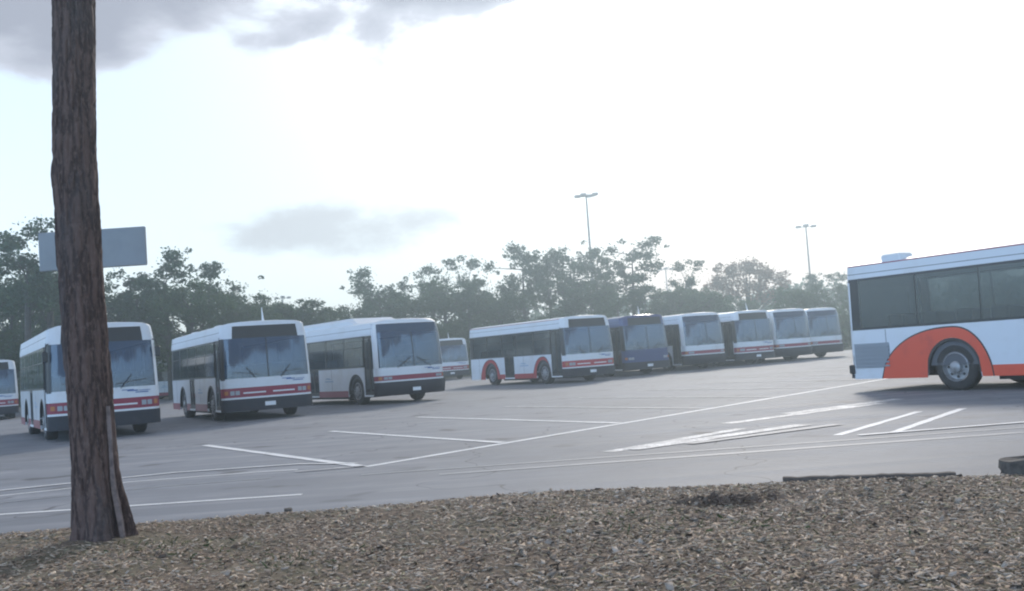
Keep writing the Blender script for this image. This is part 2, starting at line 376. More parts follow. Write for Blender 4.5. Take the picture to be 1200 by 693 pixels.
def mulch():
    m = bpy.data.materials.new('soil'); m.use_nodes = True; g = NG(m.node_tree); p = m.node_tree.nodes['Principled BSDF']
    tc = g.node('ShaderNodeTexCoord').outputs['Object']
    c = g.mix(g.step(g.noise(tc, 14, 6, 0.7), 0.35, 0.65), (0.10, 0.072, 0.052, 1), (0.24, 0.18, 0.13, 1))
    c = g.mix(g.math('MULTIPLY', g.step(g.noise(tc, 0.8, 4, 0.6), 0.40, 0.62), 0.6), c, (0.13, 0.128, 0.075, 1))
    g.put(p.inputs['Base Color'], c); p.inputs['Roughness'].default_value = 0.95
    b_ = g.node('ShaderNodeBump'); b_.inputs['Strength'].default_value = 0.8; b_.inputs['Distance'].default_value = 0.02
    g.put(b_.inputs['Height'], g.noise(tc, 30, 5, 0.7)); g.l.new(b_.outputs[0], p.inputs['Normal'])
    MATS['soil'] = m
    xs = np.linspace(-22, 22, 260); ts = np.concatenate([np.linspace(0, 0.75, 40), np.linspace(0.76, 1, 60)]) 
    V = []; 
    for x in xs:
        e = edge_y(x) + 0.012 * math.sin(x * 9) + 0.008 * math.sin(x * 23 + 1)
        for t in ts:
            y = -6 + (e + 6) * t; V.append((x, y, bed_z(x, y) if t < 1 else -0.045))
    n = len(ts); b = MB()
    b.add(V, [(i * n + j, (i + 1) * n + j, (i + 1) * n + j + 1, i * n + j + 1) for i in range(len(xs) - 1) for j in range(n - 1)], 'soil')
    b.build('mulch_bed', smooth=True, kind='structure')
    # chips and litter: real little slabs, one joined scatter
    cols = [(0.26, 0.20, 0.15), (0.34, 0.27, 0.21), (0.18, 0.135, 0.10), (0.42, 0.35, 0.28), (0.29, 0.22, 0.165), (0.13, 0.095, 0.075), (0.38, 0.31, 0.245), (0.52, 0.45, 0.38), (0.26, 0.235, 0.15), (0.22, 0.16, 0.12), (0.32, 0.255, 0.20)]
    cols = [(r * 1.22, g_ * 1.2, b_ * 1.18) for r, g_, b_ in cols]
    mat('chip', cols[1], 0.85, 0.2, island=cols)
    def scatter(N, name, size, asp, thick, mname, dens=None, lift=0.0, xr=(-9, 8), yr=(4.2, 10.6), tilt=0.22):
        x = rng.uniform(*xr, N); y = rng.uniform(*yr, N)
        e = np.array([edge_y(a) for a in x]); keep = y < e - 0.01 + rng.exponential(0.012, N)
        keep &= ((x + 3.4) ** 2 + (y - 8.6) ** 2) > 0.04 + 0.45 * rng.uniform(0, 1, N) ** 2.5
        if dens is not None: keep &= rng.uniform(0, 1, N) < dens(x, y)
        x, y = x[keep], y[keep]; n = len(x)
        z = np.array([bed_z(a, b) for a, b in zip(x, y)]); z = np.maximum(z, 0.0)
        L = rng.uniform(*size, n); W = L * rng.uniform(*asp, n); T = rng.uniform(*thick, n)
        q = rng.uniform(0, 2 * math.pi, n); ta = rng.normal(0, tilt, n); tb = rng.normal(0, tilt, n)
        loc = np.array([(-1, -.8, -1), (1, -1, -1), (.9, 1, -1), (-.8, .9, -1), (-1, -.8, 1), (1, -1, 1), (.9, 1, 1), (-.8, .9, 1)], float)
        jit = rng.uniform(0.75, 1.15, (n, 8, 3)); P = loc[None] * jit * np.stack([L / 2, W / 2, T / 2], 1)[:, None, :]
        ca, sa = np.cos(ta)[:, None], np.sin(ta)[:, None]
        X = P[..., 0] * ca + P[..., 2] * sa; Z = -P[..., 0] * sa + P[..., 2] * ca; Y = P[..., 1]
        cb, sb = np.cos(tb)[:, None], np.sin(tb)[:, None]
        Y2 = Y * cb - Z * sb; Z2 = Y * sb + Z * cb
        cq, sq = np.cos(q)[:, None], np.sin(q)[:, None]
        V = np.stack([X * cq - Y2 * sq + x[:, None], X * sq + Y2 * cq + y[:, None], Z2 + (z + T * .5 + lift + rng.uniform(0, .012, n))[:, None]], -1).reshape(-1, 3)
        f = np.array([(4, 5, 6, 7), (0, 1, 5, 4), (1, 2, 6, 5), (2, 3, 7, 6), (3, 0, 4, 7)])
        F = (f[None] + (np.arange(n) * 8)[:, None, None]).reshape(-1)
        me = bpy.data.meshes.new(name); me.vertices.add(len(V)); me.vertices.foreach_set('co', V.ravel().astype('f4'))
        me.loops.add(len(F)); me.loops.foreach_set('vertex_index', F.astype('i4'))
        np_ = len(F) // 4; me.polygons.add(np_); me.polygons.foreach_set('loop_start', (np.arange(np_) * 4).astype('i4'))
        me.update(calc_edges=True); me.materials.append(MATS[mname])
        return me
    me = scatter(150000, 'mulch_chips', (0.018, 0.070), (0.10, 0.34), (0.002, 0.006), 'chip', dens=lambda x, y: 0.52 + 0.48 / (1 + np.exp(-(x + 0.3) * 1.6)) - .35 * np.sin(x * 2.3 + y * 3.1) * np.sin(x * 1.1 - y * 1.7))
    link('mulch_chips', me, label='grey brown wood chips and bark litter covering the bed along the lot', cat='mulch', kind='stuff')
    lc = [(0.30, 0.25, 0.20), (0.42, 0.37, 0.32), (0.22, 0.16, 0.12), (0.16, 0.12, 0.09), (0.48, 0.43, 0.38), (0.12, 0.09, 0.07)]
    mat('litter', lc[0], 0.8, 0.3, island=lc)
    me = scatter(14000, 'fallen_leaves', (0.025, 0.065), (0.35, 0.8), (0.002, 0.004), 'litter', lift=0.008, tilt=0.4,
                 dens=lambda x, y: 0.08 + 0.6 * (np.sin(x * 1.3 + 2) * np.sin(y * 2.1) > -.2) * (x > -.5))
    link('fallen_leaves', me, label='pale dry leaves scattered over the wood chip bed', cat='leaves', kind='stuff')
    gc = [(0.05, 0.085, 0.03), (0.09, 0.11, 0.045), (0.13, 0.12, 0.06)]
    mat('weed', gc[0], 0.8, 0.3, island=gc)
    me = scatter(9000, 'sparse_weeds', (0.03, 0.07), (0.12, 0.25), (0.002, 0.003), 'weed', lift=0.012, tilt=0.9,
                 dens=lambda x, y: np.clip((np.sin(x * 0.9 + 0.6) * np.sin(y * 1.7 + x) - 0.25) * 1.4, 0, 1))
    link('sparse_weeds', me, label='sparse low weeds between the wood chips', cat='weeds', kind='stuff')
mulch()

def leaf_clump():
    c0 = (1.50, 8.6, 0.05); n = 420
    P = np.stack([rng.normal(0, .20, n), rng.normal(0, .10, n), np.abs(rng.normal(0, .014, n))], 1)
    a_ = rng.normal(size=(n, 3)) * (1, 1, .5); a_ /= np.linalg.norm(a_, axis=1)[:, None]; b_ = np.cross(a_, rng.normal(size=(n, 3))); b_ /= np.linalg.norm(b_, axis=1)[:, None]
    s_ = rng.uniform(.03, .08, n)[:, None]
    V = np.stack([P - a_ * s_ * .6, P + b_ * s_ * .3, P + a_ * s_ * .6, P - b_ * s_ * .3 + np.cross(a_, b_) * s_ * .15], 1).reshape(-1, 3)
    me = bpy.data.meshes.new('leaf_clump'); me.from_pydata([tuple(v) for v in V], [], [(4 * i, 4 * i + 1, 4 * i + 2, 4 * i + 3) for i in range(n)])
    dk = [(0.15, 0.11, 0.09), (0.11, 0.08, 0.065), (0.19, 0.15, 0.12)]; mat('dark_dead_leaf', dk[0], 0.85, 0.2, island=dk); me.materials.append(MATS['dark_dead_leaf'])
    link('leaf_clump', me, None, loc=c0, label='dark clump of dead leaves lying on the wood chips right of centre', cat='leaves', kind='stuff')
leaf_clump()

def blob(name, loc, size, mname, seed, **kw):
    """a rough stone-like lump"""
    r = random.Random(seed); b = MB(); n, k = 12, 7; vs = []
    for i in range(k):
        a = math.pi * i / (k - 1)
        for j in range(n):
            q = 2 * math.pi * j / n; s_ = 1 + r.uniform(-0.16, 0.16)
            f = lambda c: math.copysign(abs(c) ** 0.4, c)
            vs.append((f(math.sin(a)) * f(math.cos(q)) * size[0] / 2 * s_, f(math.sin(a)) * f(math.sin(q)) * size[1] / 2 * s_, size[2] / 2 + f(-math.cos(a)) * size[2] / 2 * s_))
    b.add(vs, [(i * n + j, i * n + (j + 1) % n, (i + 1) * n + (j + 1) % n, (i + 1) * n + j) for i in range(k - 1) for j in range(n)], mname)
    return b.build(name, None, True, loc=loc, **kw)
blob('stone', (-2.20, 9.93, -0.005), (0.07, 0.07, 0.075), 'stone', 3, label='small dark stone on the bed edge, right of the pine trunk', cat='stone')
blob('edging_stone', (4.27, 8.98, 0.0), (0.62, 0.26, 0.19), 'stone', 5, label='dark rough edging stone at the far right end of the mulch bed', cat='stone')
def timber_edge():
    t = MB(); n = 24; vs = []
    for i in range(n + 1):
        x = -0.72 + 1.44 * i / n; w = 0.055 + random.uniform(-.004, .004); h = 0.060 + random.uniform(-.005, .005)
        vs += [(x, -w, -0.03), (x, -w * 0.95, h * .8), (x, -w * .7, h), (x, w * .7, h), (x, w * .95, h * .8), (x, w, -0.03)]
    fs = [(i * 6 + k, i * 6 + (k + 1) % 6, i * 6 + 6 + (k + 1) % 6, i * 6 + 6 + k) for i in range(n) for k in range(6)] + [tuple(range(6)), tuple(range(n * 6, n * 6 + 6))[::-1]]
    t.add(vs, fs, 'timber')
    t.build('landscape_timber', None, loc=(3.0, 9.45, 0.01), rz=rad(-18), label='weathered grey timber lying along the right part of the bed edge', cat='timber')
timber_edge()

# ------------------------------------------------------------------ near pine trunk
def near_pine():
    root = empty('pine_tree', (-3.385, 8.66, 0.0), label='tall rough barked pine trunk leaning in the mulch bed at left', cat='tree')
    m = bpy.data.materials.new('pine_bark'); m.use_nodes = True; g = NG(m.node_tree); p = m.node_tree.nodes['Principled BSDF']
    tc = g.node('ShaderNodeTexCoord').outputs['Object']
    v = g.node('ShaderNodeTexVoronoi', feature='DISTANCE_TO_EDGE'); nz = g.node('ShaderNodeTexNoise'); g.put(nz.inputs['Vector'], tc); nz.inputs['Scale'].default_value = 6
    ad = g.node('ShaderNodeVectorMath', operation='ADD'); scn = g.node('ShaderNodeVectorMath', operation='SCALE'); g.l.new(nz.outputs['Color'], scn.inputs[0]); scn.inputs['Scale'].default_value = 0.6
    g.put(ad.inputs[0], g.mapping(tc, (13, 13, 1.7))); g.l.new(scn.outputs[0], ad.inputs[1]); g.l.new(ad.outputs[0], v.inputs['Vector']); v.inputs['Scale'].default_value = 1
    plate = g.step(v.outputs['Distance'], 0.0, 0.24)
    fine = g.noise(g.mapping(tc, (1, 1, .35)), 45, 5, 0.7)
    c = g.mix(plate, (0.055, 0.038, 0.036, 1), (0.125, 0.085, 0.076, 1))
    c = g.mix(g.step(fine, 0.45, 0.75), c, (0.18, 0.13, 0.115, 1))
    c = g.mix(g.math('MULTIPLY', g.step(g.noise(g.mapping(tc, (2, 2, .5)), 1.6, 3, 0.5), 0.5, 0.7), 0.5), c, (0.09, 0.085, 0.09, 1))
    g.put(p.inputs['Base Color'], c); p.inputs['Roughness'].default_value = 0.9; p.inputs['Specular IOR Level'].default_value = 0.2
    b_ = g.node('ShaderNodeBump'); b_.inputs['Strength'].default_value = 0.5; b_.inputs['Distance'].default_value = 0.02
    g.put(b_.inputs['Height'], g.math('ADD', plate, g.math('MULTIPLY', fine, 0.4))); g.l.new(b_.outputs[0], p.inputs['Normal'])
    MATS['pine_bark'] = m
    keys = [(-0.12, -0.03, 0.27), (0.0, -0.04, 0.232), (0.15, -0.05, 0.205), (0.5, -0.07, 0.185), (1.0, -0.085, 0.176), (2.0, -0.12, 0.172), (2.9, -0.135, 0.170), (3.05, -0.14, 0.178), (3.2, -0.135, 0.168), (4.9, -0.09, 0.168), (9, 0.25, 0.15), (14, 0.4, 0.07), (16, 0.45, 0.02)]
    def ip(z, k):
        for a, c_ in zip(keys, keys[1:]):
            if z <= c_[0]: t = (z - a[0]) / (c_[0] - a[0]); return a[k] + (c_[k] - a[k]) * t
        return keys[-1][k]
    zs = list(np.arange(-0.12, 6.2, 0.03)) + list(np.arange(6.3, 16, 0.25)); n = 72; vs = []
    pl = rng.uniform(0, 1, (60, 24))
    for z in zs:
        cx = ip(z, 1); r0 = ip(z, 2); fl = 1 - smooth(0, 0.7, z)
        for k in range(n):
            q = 2 * math.pi * k / n
            r = r0 * (1 + 0.025 * math.sin(5 * q + z * .8) + 0.02 * math.sin(3 * q - z * 1.3 + 1))
            r += fl * 0.045 * max(0, math.cos(2.5 * (q - 0.15)) ) ** 2 + fl * 0.035 * math.sin(4 * q + 0.5)
            # bark plates: ridged relief with dark joints
            col_i = int((q / (2 * math.pi) * 24 + 0.5 * math.sin(z * 2.1 + q * 2))) % 24; row = int(z * 2.4 + pl[0, col_i] * 3) % 60
            fx = abs(((q / (2 * math.pi) * 24 + 0.5 * math.sin(z * 2.1 + q * 2)) % 1) - .5) * 2; fz = abs(((z * 2.4 + pl[0, col_i] * 3) % 1) - .5) * 2
            r += (0.010 + 0.008 * pl[row, col_i]) * (1 - fx ** 4) * (1 - fz ** 10) - 0.010 + random.uniform(-.002, .002)
            if abs(q - 0.35) < 0.16 and z < 1.9: r -= 0.022 * (1 - smooth(1.2, 1.9, z))   # long split in the bark
            vs.append((cx + r * math.cos(q), 0.02 * z + r * math.sin(q), z))
    b = MB(); b.add(vs, [(i * n + k, i * n + (k + 1) % n, (i + 1) * n + (k + 1) % n, (i + 1) * n + k) for i in range(len(zs) - 1) for k in range(n)], 'pine_bark')
    b.build('trunk', root)
    # a pale loose strip of bark down the right side of the lower trunk
    fb = MB(); vs = []; zz_ = lin(0.10, 1.15, 22)
    for i, z in enumerate(zz_):
        rr = ip(z, 2) + .016 + .006 * math.sin(z * 9); w_ = (.10 + .05 * math.sin(z * 5 + 1)) * math.sin(math.pi * min(.97, max(.06, i / 21))) ** .5
        for k_ in range(4):
            q = -.42 + .05 * math.sin(z * 6) + w_ * (k_ - 1.5); r1 = rr + (.012 if 0 < k_ < 3 else -.018)
            vs.append((ip(z, 1) + r1 * math.cos(q), .02 * z + r1 * math.sin(q), z))
    fb.add(vs, [(i * 4 + k_, i * 4 + k_ + 1, i * 4 + 5 + k_, i * 4 + 4 + k_) for i in range(21) for k_ in range(3)], 'pale_bark')
    fb.build('bark_strip', root, True)
    # limbs and needles above the picture, so that the tree is whole
    lb = MB(); cen = []
    for i in range(14):
        z = 8.2 + i * 0.55; q = i * 2.4; ln = 2.4 * (1 - i / 18); c0 = Vector((ip(z, 1), .02 * z, z))
        e = c0 + Vector((math.cos(q) * ln, math.sin(q) * ln, 0.7)); lb.tube([c0, (c0 + e) / 2 + Vector((0, 0, .25)), e], [.05, .035, .012], 'pine_bark', 6); cen.append((e, .75)); cen.append(((c0 + e) / 2, .5))
    lb.build('branch', root)
    crown_mesh('crown', cen, 130, 0.16, 'pine_leaf', root)
def leaf_arrays(cen, per, size, flat=0.75):
    Vs = []
    for c, r in cen:
        k = int(per * r * r) + 8
        d = rng.normal(size=(k, 3)); d /= np.linalg.norm(d, axis=1)[:, None]; rr = r * rng.uniform(0.25, 1.0, k) ** 0.5
        p = np.array(c)[None] + d * rr[:, None] * np.array([1, 1, flat])
        Vs.append(p)
    P = np.concatenate(Vs); n = len(P)
    a = rng.normal(size=(n, 3)); a /= np.linalg.norm(a, axis=1)[:, None]; b = np.cross(a, rng.normal(size=(n, 3))); b /= np.linalg.norm(b, axis=1)[:, None]
    s = size * rng.uniform(0.6, 1.4, n)[:, None]
    V = np.stack([P - a * s * .5, P + b * s * .28, P + a * s * .5, P - b * s * .28 + np.cross(a, b) * s * .12], 1).reshape(-1, 3)
    return V, n
def quad_mesh(name, V, n, mname):
    me = bpy.data.meshes.new(name); me.vertices.add(len(V)); me.vertices.foreach_set('co', V.ravel().astype('f4'))
    me.loops.add(n * 4); me.loops.foreach_set('vertex_index', np.arange(n * 4).astype('i4'))
    me.polygons.add(n); me.polygons.foreach_set('loop_start', (np.arange(n) * 4).astype('i4')); me.update(calc_edges=True)
    me.materials.append(MATS[mname]); return me
def crown_mesh(name, cen, per, size, mname, parent=None):
    V, n = leaf_arrays(cen, per, size); me = quad_mesh(name, V, n, mname)
    if parent is None: return me
    return link(name, me, parent)
near_pine()

# ------------------------------------------------------------------ street sign seen from the back
def road_sign():
    root = empty('road_sign', (-4.01, 10.2, 0), rad(2), label='blank grey back of a wide sign on posts behind the pine trunk', cat='sign')
    b = MB(); b.box((0.02, 0, 2.63), (1.02, 0.03, 0.375), 'sign_metal', bev=0.008); b.build('sign_panel', root)
    b = MB()
    for z in (2.50, 2.76): b.box((0.02, -0.028, z), (1.0, 0.02, 0.035), 'sign_metal')
    # kept short so that only the ends of the stiffeners show
    for x in (-0.245, 0.02):
        p = MB(); p.box((x, -0.055, 1.38), (0.016, 0.016, 2.75), 'lamp_grey', bev=0.003)
        p.build('post', root)
    for x in (0.02,):
        c = MB(); c.tube([(0.10, -0.016, 2.60), (0.10, -0.030, 2.60)], 0.016, 'black_frame', 8); c.build('bolt', root)
road_sign()

# ------------------------------------------------------------------ buses
W2 = 1.30
def wz(z):
    if z <= 1.3: return W2
    if z <= 2.45: return W2 - 0.035 * (z - 1.3) / 1.15
    return W2 - 0.035 - 0.05 * min(1, (z - 2.45) / 0.35)
def make_bus(L=9.0, livery='stripe', rounded=False, arcs=False, arc_mat='red_paint', ac=None, hatch=None, grille=False, detail=2, mirrors=True, rear_door=True, antenna=False, rear_ax=2.2, pass_windows=5, zw=(1.30, 2.38)):
    """returns list of (name, mesh, children, label) making one bus; x forward, y to the driver's side"""
    H = 2.90; parts = []
    body_m = 'navy_paint' if livery == 'navy' else 'white_paint'
    fas_m = 'navy_paint' if livery == 'navy' else 'roof_white'
    str_m = {'stripe': 'crimson_paint', 'navy': 'navy_paint', 'arcs': 'red_paint'}.get(livery, 'crimson_paint')
    if arcs: str_m = arc_mat if livery != 'stripe' else 'crimson_paint'
    def ztop(y):
        a = min(1, abs(y) / 1.22); c = 0.12 if rounded else 0.07
        return H - 0.05 * a * a - c * max(0, (a - 0.72) / 0.28) ** 2.2
    RC = 0.34 if rounded else 0.26
    def rake(z):
        r = 0.16 * max(0, (z - 1.2) / 1.6) ** 1.4
        r += (0.16 if rounded else 0.06) * max(0, (z - 2.6) / 0.3) ** 2
        r += 0.10 * (1 - min(1, max(0, z - .28) / .12)) * (1 if rounded else 0)
        return r
    def PF(t, z, off):           # front skin
        w = wz(min(z, 2.8)); y = t * w; z_ = min(z, ztop(y)); k = abs(t) ** 4.5
        x = L / 2 - RC * (1 - (1 - min(k, 1)) ** (1 / 2.6)) - (0.10 if rounded else 0.05) * t * t - rake(z)
        s_ = max(0, min(1, (abs(t) - 0.9) / 0.1))
        return (x + off * (1 - s_ * .5), y + math.copysign(off, t) * s_, z_)
    xside = L / 2 - RC - (0.10 if rounded else 0.05)
    XR = -L / 2 + 0.12
    def PS(side):
        def f(x, z, off): return (x - (rake(z) if x > xside - 0.01 else 0), side * (wz(z) + off), z)
        return f
    def PR(t, z, off):
        w = wz(min(z, 2.8)); k = abs(t) ** 5; y = t * w
        return (-L / 2 + 0.12 * (1 - (1 - min(k, 1)) ** (1 / 2.4)) - off, y, min(z, ztop(y)))
    zb, zw0, zw1 = 0.28, zw[0], zw[1]
    axles = [-L / 2 + rear_ax, L / 2 - 1.95]
    WR, AR = 0.475, 0.60
    def arch(x, extra=0.0):
        z = zb
        for a in axles:
            d = abs(x - a)
            if d < AR + extra: z = max(z, WR - 0.02 + math.sqrt((AR + extra) ** 2 - d * d))
        return z
    door_f = (L / 2 - 1.27, L / 2 - 0.40); door_r = (-L / 2 + rear_ax + (1.35 if L < 10 else 1.60), -L / 2 + rear_ax + (2.25 if L < 10 else 2.55))
    # --- body: lower sides, rear, fascia sides
    b = MB()
    for side in (-1, 1):
        P = PS(side)
        spans = []
        x = XR
        doors = ([door_r] if rear_door else []) + [door_f] if side == -1 else []
        for d in sorted(doors): spans.append((x, d[0])); x = d[1]
        spans.append((x, xside))
        for x0, x1 in spans:
            if x1 - x0 < 0.02: continue
            n = max(3, int((x1 - x0) / 0.07)); xs = lin(x0, x1, n + 1)
            def Q(x, v, off, P=P):
                lo = arch(x); return P(x, lo + (zw0 - lo) * v, off)
            b.patch(Q, xs, lin(0, 1, 3), body_m, 0, 0.05)
        n = int((xside - XR) / 0.3); b.patch(P, lin(XR, xside, n), [zw1, zw1 + .1, 2.66, 2.79], fas_m, 0.012, 0.06)
        # strip above wheel arch lip
        for a in axles:
            ang = lin(rad(-8), rad(188), 22)
            b.patch(lambda q, r, off, a=a, side=side: (a + r * math.cos(q), side * (W2 + off), WR - 0.02 + r * math.sin(q)), ang, [AR - 0.03, AR + 0.02], 'black_frame', 0.010, 0.12)
    b.patch(PR, [-1, -.97, -.93, -.85, -.6, 0, .6, .85, .93, .97, 1], [zb + .1, .8, zw0], body_m, 0, 0.03)
    b.patch(PR, [-1, -.97, -.93, -.85, -.6, 0, .6, .85, .93, .97, 1], [zw1 - .15, 2.6, 2.75, 2.85, 2.95], fas_m, 0.0, 0.03)
    # front corner cap blocks beside the destination sign
    if not rounded:
        for s_ in (-1, 1): b.patch(PF, sorted([s_ * 1.0, s_ * .985, s_ * .96, s_ * .92, s_ * .85, s_ * .77]), [2.40, 2.55, 2.7, 2.78], fas_m, 0.012, 0.04)
    ts = [-1, -.99, -.97, -.94, -.9, -.82, -.6, -.3, 0, .3, .6, .82, .9, .94, .97, .99, 1]
    b.patch(PF, ts, [2.76, 2.80, 2.84, 2.88, 2.95], fas_m, 0.004, 0.03)
    b.patch(PF, ts, [.96, 1.04, 1.12, 1.20, 1.235], body_m, 0.004, 0.05)
    for s_ in (-1, 1):
        b.patch(PF, sorted([s_ * 1.0, s_ * .985, s_ * .965, s_ * .945] if not rounded else [s_ * 1.0, s_ * .985, s_ * .96]), lin(1.2, 2.45 if not rounded else 2.8, 6), body_m if s_ > 0 or rounded else 'black_frame', 0.008, 0.04)
    parts.append(('body', b.mesh('body', True), [], None))
    b = MB()
    for side in (-1, 1):
        for xs_ in [v for v in lin(XR + .9, xside - .5, 6) if all(abs(v - a) > AR + .05 for a in axles) and not (side < 0 and (door_f[0] < v < door_f[1] or (rear_door and door_r[0] < v < door_r[1])))]:
            b.patch(PS(side), [xs_, xs_ + .012], [.52, zw0 - .02], 'bumper_black', .002, .002)
        b.patch(PS(side), [XR, xside], [2.60, 2.612], 'bumper_black', .0135, .002)
    parts.append(('panel_seams', b.mesh('panel_seams'), [], 'stuff'))
    # --- roof
    b = MB(); tt = [-1, -.985, -.96, -.92, -.85, -.7, -.4, 0, .4, .7, .85, .92, .96, .985, 1]; ys = [t * wz(2.8) for t in tt]
    vs = []; nx = 8
    for t, y in zip(tt, ys):
        xf = PF(t, 2.95, 0.004)[0]; xr = PR(t, 2.95, 0)[0]
        for i in range(nx): vs.append((xr + (xf - xr) * i / (nx - 1), y, ztop(y)))
    b.add(vs, [(i * nx + j, (i + 1) * nx + j, (i + 1) * nx + j + 1, i * nx + j + 1) for i in range(len(tt) - 1) for j in range(nx - 1)], fas_m)
    kids = []
    if hatch:
        for hx, hl, hh in hatch:
            k = MB(); k.box((hx, -.35 if hh < .1 else -.92, H + hh / 2 - (0.06 if hh < .1 else .13)), (hl, .45 if hh > .1 else 1.0, hh + 0.05), fas_m, bev=0.03); kids.append(('roof_hatch', k.mesh('roof_hatch'), None))
    if antenna:
        k = MB(); k.tube([(L / 2 - .7, 0.1, H - .03), (L / 2 - .72, 0.1, H + .10), (L / 2 - .80, 0.1, H + .42)], [.05, .03, .01], 'light_trim'); kids.append(('antenna', k.mesh('antenna'), None))
    parts.append(('roof', b.mesh('roof', True), kids, None))
    if ac:
        x0, x1, hh = ac; b = MB(); hw = 0.95
        sec = [(-hw, 0), (-hw, hh * .55), (-hw + .15, hh), (hw - .15, hh), (hw, hh * .55), (hw, 0)]
        xs = [x0, x0 + .25, x1 - .45, x1]; sc = [.35, 1, 1, .2]; vs = []
        for x, s_ in zip(xs, sc): vs += [(x, y, H - .05 + z * s_) for y, z in sec]
        b.add(vs, [(i * 6 + k, i * 6 + (k + 1) % 6, i * 6 + 6 + (k + 1) % 6, i * 6 + 6 + k) for i in range(3) for k in range(6)] + [tuple(range(6)), tuple(range(18, 24))[::-1]], 'roof_white')
        parts.append(('air_conditioning_unit', b.mesh('ac'), [], None))
    # --- side windows: frame strips and panes
    b = MB(); panes = []; mw = .012 if grille else .035
    for side in (-1, 1):
        P = PS(side); xa = xside if side > 0 else door_f[0]
        xb = XR + (0.25)
        n = pass_windows; step = (xa - xb) / n
        b.patch(P, [XR, xb], [zw0, zw1], 'black_frame' if livery != 'navy' else 'navy_paint', 0.0, 0.05)
        b.patch(P, [xb, xa], [zw0, zw0 + .05], 'black_frame', 0.002, 0.05); b.patch(P, [xb, xa], [zw1 - .05, zw1], 'black_frame', 0.002, 0.05)
        for i in range(n + 1): xm = xb + i * step; b.patch(P, [max(xb, xm - mw), min(xa, xm + mw)], [zw0 + .05, 1.8, zw1 - .05], 'black_frame', 0.001, 0.05)
        for i in range(n):
            x0, x1 = xb + i * step + mw, xb + (i + 1) * step - mw
            if side == -1 and rear_door and x0 < (door_r[0] + door_r[1]) / 2 < x1 and False: continue
            p = MB(); p.patch(P, [x0, x1], [zw0 + .05, zw1 - .05], 'side_glass', 0.006, 0); k = []
            # sliding vent bar
            if grille: panes.append(('window', p.mesh('window'), k, None)); continue
            q = MB(); q.patch(P, [x0, x1], [1.98, 2.005], 'black_frame', 0.012, 0.012); k.append(('window_bar', q.mesh('window_bar'), None))
            panes.append(('window', p.mesh('window'), k, None))
    parts.append(('window_frame', b.mesh('window_frame'), [], None)); parts += panes
    # --- doors
    Pm = PS(-1)
    for d in ([door_f, door_r] if rear_door else [door_f]):
        b = MB(); zt = zw1 - .02 if d is door_f else zw0 + .02; k = []
        mid = (d[0] + d[1]) / 2
        for x0, x1 in ((d[0], mid - .01), (mid + .01, d[1])):
            for u0, u1, z0, z1 in ((x0, x0 + .05, .34, zt), (x1 - .05, x1, .34, zt), (x0 + .05, x1 - .05, .34, .46), (x0 + .05, x1 - .05, zt - .08, zt)):
                b.patch(Pm, [u0, u1], [z0, z1], 'black_frame', -0.01, 0.03)
            g_ = MB(); g_.patch(Pm, [x0 + .05, x1 - .05], [.46, zt - .08], 'side_glass', -0.022, 0); k.append(('door_glass', g_.mesh('door_glass'), None))
        parts.append(('door', b.mesh('door'), k, None))
        s_ = MB(); s_.box((mid, -W2 + .14, .31), (d[1] - d[0], .34, .06), 'light_trim', bev=.01); parts.append(('door_step', s_.mesh('door_step'), [], None))
    # --- windscreen, destination sign
    wt = [t * (.945 if not rounded else .96) for t in ts]
    ztw = 2.40 if not rounded else 2.76
    b = MB(); b.patch(PF, wt, lin(1.235, ztw, 8), 'front_glass', 0.0, 0.02); k = []
    b2 = MB(); b2.patch(PF, [-.012, .012], lin(1.235, 2.40, 6), 'black_frame', 0.008, 0.012)
    k.append(('centre_bar', b2.mesh('centre_bar'), None)); parts.append(('windscreen', b.mesh('windscreen', True), k, None))
    if not rounded:
        b = MB(); b.patch(PF, [t * .77 for t in ts], [2.40, 2.58, 2.76], 'black_frame', 0.003, 0.03); parts.append(('destination_sign', b.mesh('destination_sign', True), [], None))
    else:
        b = MB(); b.patch(PF, [t * .93 for t in ts], [2.45, 2.58, 2.74], 'black_frame', -0.03, 0.01); parts.append(('destination_sign', b.mesh('destination_sign', True), [], None))
        b = MB()
        b.patch(PF, ts, [2.735, 2.78], 'light_trim', 0.010, 0.03)
        for s_ in (-1, 1): b.patch(PF, sorted([s_ * .995, s_ * .975, s_ * .95]), lin(1.235, 2.74, 7), 'light_trim', 0.012, 0.03)
        parts.append(('windscreen_frame', b.mesh('windscreen_frame', True), [], None))
    # --- front panel stripes and bumper
    b = MB()
    if livery == 'navy': b.patch(PF, ts, [.66, .84, .958], 'navy_paint', 0.002, 0.04)
    else: b.patch(PF, ts, [.69, .82, .958] if not rounded else [.80, .88, .958], str_m, 0.002, 0.04)
    parts.append(('front_stripe', b.mesh('front_stripe', True), [], None))
    b = MB(); z0 = .635 if not rounded else .745
    b.patch(PF, ts, [z0, z0 + .053], 'light_trim' if livery != 'navy' else 'navy_paint', 0.010, 0.04)
    if not rounded and livery != 'navy':
        b.patch(PF, lin(-.58, -.08, 6), [.785, .825], 'light_trim', 0.012, 0.015); b.patch(PF, lin(.08, .58, 6), [.785, .825], 'light_trim', 0.012, 0.015)
    parts.append(('trim_strip', b.mesh('trim_strip', True), [], None))
    b = MB(); b.patch(PF, ts, [.28, .34, .60, z0], 'bumper_black', 0.07 if rounded else 0.045, 0.1)
    b.box((L / 2 - 1.3, 0, .34), (2.0, 2.2, .12), 'bumper_black')
    kb = []
    if detail > 1:
        pl = MB(); pl.patch(PF, [-.12, .12], [.40, .52], 'light_trim', 0.085 if rounded else .058, 0.01); kb.append(('number_plate', pl.mesh('number_plate'), None))
    parts.append(('bumper', b.mesh('bumper', True), kb, None))
